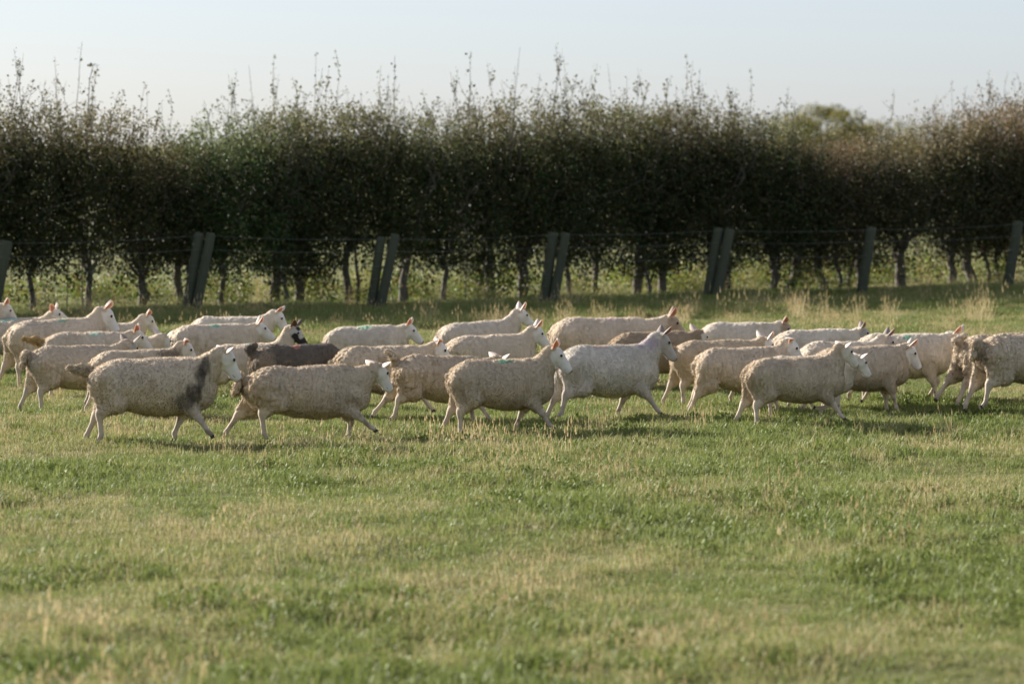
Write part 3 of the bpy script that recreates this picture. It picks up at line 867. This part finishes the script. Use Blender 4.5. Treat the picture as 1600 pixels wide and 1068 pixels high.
# middle back
add('pale sheep with green mark alone behind the crumpled rump sheep', 587, 600, .88, 0, .98, (.53, 0, .73), 5, 38, tail='down', wool=PALE, face='white', mark=[(-.02, -.06, .68, .06, GREEN)], ears=(.7, -.2), **MID)
add('farthest sheep at the centre with upright ears against the dark verge', 752, 595, .92, 6, 1.0, (.55, 0, .82), 0, 42, tail='down', wool=PALE, face='white', ears=(.8, -.25), **MID)
add('sheep with upright red ear behind the green marked front sheep', 768, 620, .92, 0, 1.0, (.56, 0, .80), 0, 42, tail='down', wool=CREAM, face='white', ears=(.8, -.25), **MID)
add('large brown faced sheep with upright ears behind the smooth white sheep', 945, 605, 1.04, 0, 1.04, (.58, 0, .80), 0, 42, tail='down', wool=CREAM, face='brown', mark=[(.05, -.05, .68, .06, (.6, .45, .43))], ears=(.9, -.25), **MID)
add('smooth white sheep with purple stained neck and grey face striding at centre right', 951, 657, 1.0, 0, .93, (.53, 0, .83), 0, 44, ('reach', 'back', 'lift', 'push'), 'down', (.66, .605, .53), 'grey', mark=[(.46, -.05, .74, .09, PURPLE), (-.1, -.04, .685, .05, (.62, .42, .36))], ears=(.7, -.2), dirt=.05, locks=.45, **HI)
add('sheep with dirty brown side just right of the smooth white sheep chest', 1030, 612, .87, 0, 1.0, (.56, 0, .70), 45, 40, tail='down', wool=BROWN, face='cream', ears=(.6, -.2), **MID)
# right group
add('sheep with ginger tail at centre right, white ear laid back', 1145, 632, .90, 0, 1.0, (.55, 0, .76), 20, 40, ('mid', 'back', 'stand', 'push'), 'out', (.50, .40, .285), 'white', ears=(.4, -.4), tailcol=(.36, .21, .085), **MID)
add('sheep with its bare white face turned off behind the arch necked sheep rump', 1184, 645, .90, 8, 1.0, (.55, 0, .72), 0, 46, ('mid', 'back', 'push', 'push'), 'down', CREAM, 'white', ears=(-.05, -.3), **HI)
add('brown nosed sheep with only its head showing at the back of the right group', 1163, 595, .87, 0, 1.0, (.56, 0, .73), 0, 42, tail='down', wool=PALE, face='brown', ears=(.5, -.3))
add('low headed sheep with yellow ear tag at the back of the right group', 1285, 605, .84, 0, 1.04, (.58, 0, .66), 0, 25, tail='down', wool=PALE, face='grey', ears=(.6, -.2), eartag=True)
add('grey nosed sheep in front of the ear tagged sheep', 1322, 633, .88, 0, 1.0, (.55, 0, .76), 0, 48, tail='down', wool=PALE, face='grey', ears=(.8, -.2), **MID)
add('white faced sheep with red ear trotting just right of the small peering sheep', 1352, 645, .89, 0, 1.0, (.56, 0, .72), 0, 46, ('mid', 'stand', 'stand', 'push'), 'down', CREAM, 'white', ears=(.7, -.2), **HI)
add('pale sheep with high head and upright ears leading the right group', 1412, 626, .92, 0, 1.0, (.55, 0, .80), 0, 44, ('mid', 'lift', 'stand', 'push'), 'down', PALE, 'white', mark=[(.05, -.08, .68, .05, GREEN)], ears=(.9, -.2), **MID)
add('galloping sheep at right with curled tail and both hind legs trailing', 1568, 634, .93, 18, 1.0, (.57, 0, .76), 0, 40, ('reach', 'reach', 'push', 'far'), 'curl', CREAM, 'white', lift=.03, dirt=.3, locks=1.3, **HI)
add('galloping sheep cut by the right edge with black muddy hind hooves', 1604, 646, .97, 12, 1.0, (.57, 0, .76), 0, 40, ('reach', 'reach', 'trail', 'push'), 'arch', CREAM, 'white', lift=.05, dirt=.25, locks=1.3, **HI)

# ------------------------------------------------------------------ grass
def clump(seed, n, rad, hmin, hmax, wid, bend, blade=(0, 1), seedhead=False):
    g = np.random.default_rng(seed)
    a = g.uniform(0, 2 * math.pi, n); r = rad * np.sqrt(g.random(n))
    B = np.stack([r * np.cos(a), r * np.sin(a), np.full(n, -.012)], -1)
    h = g.uniform(hmin, hmax, n)
    da = g.uniform(0, 2 * math.pi, n); bd = g.uniform(.15, 1, n) * bend
    dv = np.stack([np.cos(da), np.sin(da), np.zeros(n)], -1)
    wv = np.stack([-np.sin(da + .5), np.cos(da + .5), np.zeros(n)], -1) * wid
    up = np.array([0, 0, 1.0])
    m1 = B + up * (h * .55)[:, None] + dv * (h * bd * .25)[:, None]
    tp = B + up * (h * (1 - .25 * bd))[:, None] + dv * (h * bd * .9)[:, None]
    V = np.stack([B - wv, B + wv, m1 - wv * .8, m1 + wv * .8, tp], 1)
    i0 = np.arange(n)[:, None] * 5
    F4 = (i0 + [0, 1, 3, 2]).tolist(); F3 = (i0 + [2, 3, 4]).tolist()
    V = V.reshape(-1, 3); att = np.repeat(g.uniform(*blade, n), 5)
    if seedhead:
        k = len(V); hv = []; hf = []
        for j in range(n):
            t = tp[j]; L = h[j] * .22; w = .0045
            hv += [t - (w, 0, L * .4), t + (w, 0, -L * .4), t + (0, 0, L * .6), t + (0, w, -L * .4), t - (0, w, L * .4)]
            hf += [[k, k + 1, k + 2], [k + 3, k + 4, k + 2]]; k += 5
        V = np.concatenate([V, np.array(hv)]); F3 = F3 + hf; att = np.concatenate([att, np.ones(n * 5)])
    me = bpy.data.meshes.new('grass_tuft'); me.from_pydata(V.tolist(), [], F4 + F3); me.update()
    fattr(me, 'blade', att); me.materials.append(M_GRASS)
    return bpy.data.objects.new('grass_tuft', me)

def leafy_weed(seed):
    g = np.random.default_rng(seed); n = 130
    P = np.stack([g.normal(0, .13, n), g.normal(0, .13, n), g.uniform(.02, .46, n)], -1)
    cc = np.array([(.17, .25, .045), (.26, .29, .06), (.30, .24, .08), (.10, .15, .035)])[g.choice(4, n)]
    return bpy.data.objects.new('weed', leaf_mesh('weed', P, .058, seed, cc, .3))

def clover(seed):
    g = np.random.default_rng(seed); n = 60
    P = np.stack([g.normal(0, .07, n), g.normal(0, .07, n), g.uniform(.01, .045, n)], -1)
    cc = np.array([(.12, .17, .032), (.16, .21, .045), (.14, .16, .04)])[g.choice(3, n)]
    return bpy.data.objects.new('clover', leaf_mesh('clover', P, .022, seed, cc, .1))
tuft_col = bpy.data.collections.new('tuft_sources')
for k, o in enumerate([clump(1, 34, .13, .025, .060, .0026, 1.0, (.0, .55)), clump(2, 34, .13, .03, .070, .0028, .9, (.0, .6)), clump(3, 30, .12, .02, .055, .0028, 1.2, (.1, .7)),
                       clump(4, 42, .095, .035, .080, .0034, .9, (.0, .45)), clump(5, 18, .12, .04, .11, .0016, .9, (.35, 1.0)), clump(6, 12, .13, .08, .18, .0014, .7, (.5, 1.0), True),
                       clump(7, 26, .13, .20, .46, .0024, .4, (.35, 1.0), True)] + [leafy_weed(8), leafy_weed(9), clover(10)]):
    o.name = f'tuft_{k:02d}'; tuft_col.objects.link(o)

def scatter(name, P, idx, scl, dry, hue, seed):
    g = np.random.default_rng(seed); n = len(P)
    me = bpy.data.meshes.new(name); me.from_pydata(P.tolist(), [], [])
    a = me.attributes.new('idx', 'INT', 'POINT'); a.data.foreach_set('value', idx.astype(np.int32))
    rot = np.stack([g.normal(0, .08, n), g.normal(0, .08, n), g.uniform(0, 6.283, n)], -1)
    fattr(me, 'rot', rot, 'FLOAT_VECTOR'); fattr(me, 'scl', np.stack([scl ** .5, scl ** .5, scl], -1), 'FLOAT_VECTOR')
    fattr(me, 'dry', dry); fattr(me, 'hue', hue)
    o = bpy.data.objects.new(name, me); COL.objects.link(o)
    nt = bpy.data.node_groups.new(name + '_nodes', 'GeometryNodeTree')
    nt.interface.new_socket('Geometry', in_out='INPUT', socket_type='NodeSocketGeometry')
    nt.interface.new_socket('Geometry', in_out='OUTPUT', socket_type='NodeSocketGeometry')
    gi, go = nt.nodes.new('NodeGroupInput'), nt.nodes.new('NodeGroupOutput')
    ip = nt.nodes.new('GeometryNodeInstanceOnPoints'); ci = nt.nodes.new('GeometryNodeCollectionInfo')
    ci.inputs['Collection'].default_value = tuft_col; ci.inputs['Separate Children'].default_value = True; ci.inputs['Reset Children'].default_value = True
    def na(nm, t):
        x = nt.nodes.new('GeometryNodeInputNamedAttribute'); x.data_type = t; x.inputs['Name'].default_value = nm
        return [s for s in x.outputs if s.enabled and s.name == 'Attribute'][0]
    er = nt.nodes.new('FunctionNodeEulerToRotation')
    nt.links.new(na('rot', 'FLOAT_VECTOR'), er.inputs[0])
    nt.links.new(gi.outputs[0], ip.inputs['Points']); nt.links.new(ci.outputs[0], ip.inputs['Instance'])
    ip.inputs['Pick Instance'].default_value = True
    nt.links.new(na('idx', 'INT'), ip.inputs['Instance Index'])
    nt.links.new(er.outputs[0], ip.inputs['Rotation']); nt.links.new(na('scl', 'FLOAT_VECTOR'), ip.inputs['Scale'])
    nt.links.new(ip.outputs[0], go.inputs[0])
    m = o.modifiers.new('scatter', 'NODES'); m.node_group = nt
    return o

g = np.random.default_rng(5)
def frame_pts(n, y0, y1, margin):
    y = np.sqrt(g.uniform(y0 ** 2, y1 ** 2, n)); hw = y * 800 / F_PX + margin
    return np.stack([g.uniform(-1, 1, n) * hw, y, np.zeros(n)], -1)
P = frame_pts(125000, 16.5, 74, 1.8)
d_f = (P[:, 0] - FA.x) * FNRM.x + (P[:, 1] - FA.y) * FNRM.y       # distance behind the fence
P = P[d_f < 3.2]; d_f = d_f[d_f < 3.2]
n = len(P)
drym = .55 * vnoise(P * (.6, .38, 1), 31) + .55 * vnoise(P * (1.8, 1.0, 1), 32) + .5 * vnoise(P * (5.0, 3.2, 1), 33)
lush = vnoise(P * (.8, .45, 1) + 40, 34) + .5 * vnoise(P * (2.6, 2.2, 1), 35)
dry = np.clip(.20 + .60 * drym + g.normal(0, .14, n), 0, 1)
u = g.random(n)
idx = g.choice(3, n)
verge = (d_f > -5.5) & (d_f < 1.2)
idx = np.where(((lush > .25) & (u < .55)) | (verge & (u < .7)), 3, idx)
idx = np.where((drym > -.05) & (u > .83), 4, idx)
idx = np.where((drym > .2) & (u > .98), 5, idx)
idx = np.where((lush > .15) & (u > .745) & (u < .80) & ~verge, 9, idx)
dry = np.where((idx >= 4) & (idx < 9), np.clip(dry + .35, 0, 1), dry); dry = np.where(idx == 3, dry * .45, dry)
scl = g.uniform(.6, 1.5, n) * (1 + .45 * np.clip(lush, -.8, 1.1))
scl = np.where(verge, scl * 1.7, scl); dry = np.where(verge, dry * .5, dry)  # greener, taller strip: part of the hedge's shade is put into the grass colour
P[:, 2] = gheight(P[:, 0], P[:, 1])
grass = scatter('grass', P, idx, scl, dry, g.random(n) * .7 + .3 * (drym > 0), 1)
tag(grass, 'short grazed grass with straw coloured dead stems', None, kind='stuff')

# tall dead grass along the edge of the hedge shadow
n = 520
tx = g.uniform(-11, 13, n)
edge = np.interp(tx, [-9, -4, 0, 4, 10], [55.5, 56.5, 57.5, 58.5, 59.5])
P = np.stack([tx, edge + .6 + g.normal(0, .8, n), np.zeros(n)], -1)
keep = vnoise(P * (.9, .3, 1), 51) + .5 * vnoise(P * (3, 1, 1), 52) > np.where(P[:, 0] < -1.5, .6, .0)
P = P[keep]; n = len(P); P[:, 2] = gheight(P[:, 0], P[:, 1])
tall = scatter('tall_dry_grass', P, np.where(g.random(n) < .35, 6, 5), g.uniform(.4, .85, n), np.clip(g.normal(.85, .15, n), 0, 1), g.random(n), 2)
tag(tall, 'tall straw coloured seeding grass along the hedge verge', None, kind='stuff')

# weeds and long grass under the hedge
n = 1700
tt = g.uniform(-2.6, 7, n); of = g.uniform(1.2, 7.0, n)
P = np.stack([FA.x + FDIR.x * tt * FGAP + FNRM.x * of, FA.y + FDIR.y * tt * FGAP + FNRM.y * of, np.zeros(n)], -1)
keep = vnoise(P * .8, 61) + .6 * vnoise(P * 2.1, 62) > .05
P = P[keep]; n = len(P)
weeds = scatter('undergrowth', P, g.choice([7, 8, 6, 3], n, p=[.36, .36, .12, .16]), g.uniform(.25, 1.1, n), np.clip(g.normal(.4, .25, n), 0, 1), g.random(n), 3)
tag(weeds, 'yellow green weeds and long grass under the hedge', None, kind='stuff')
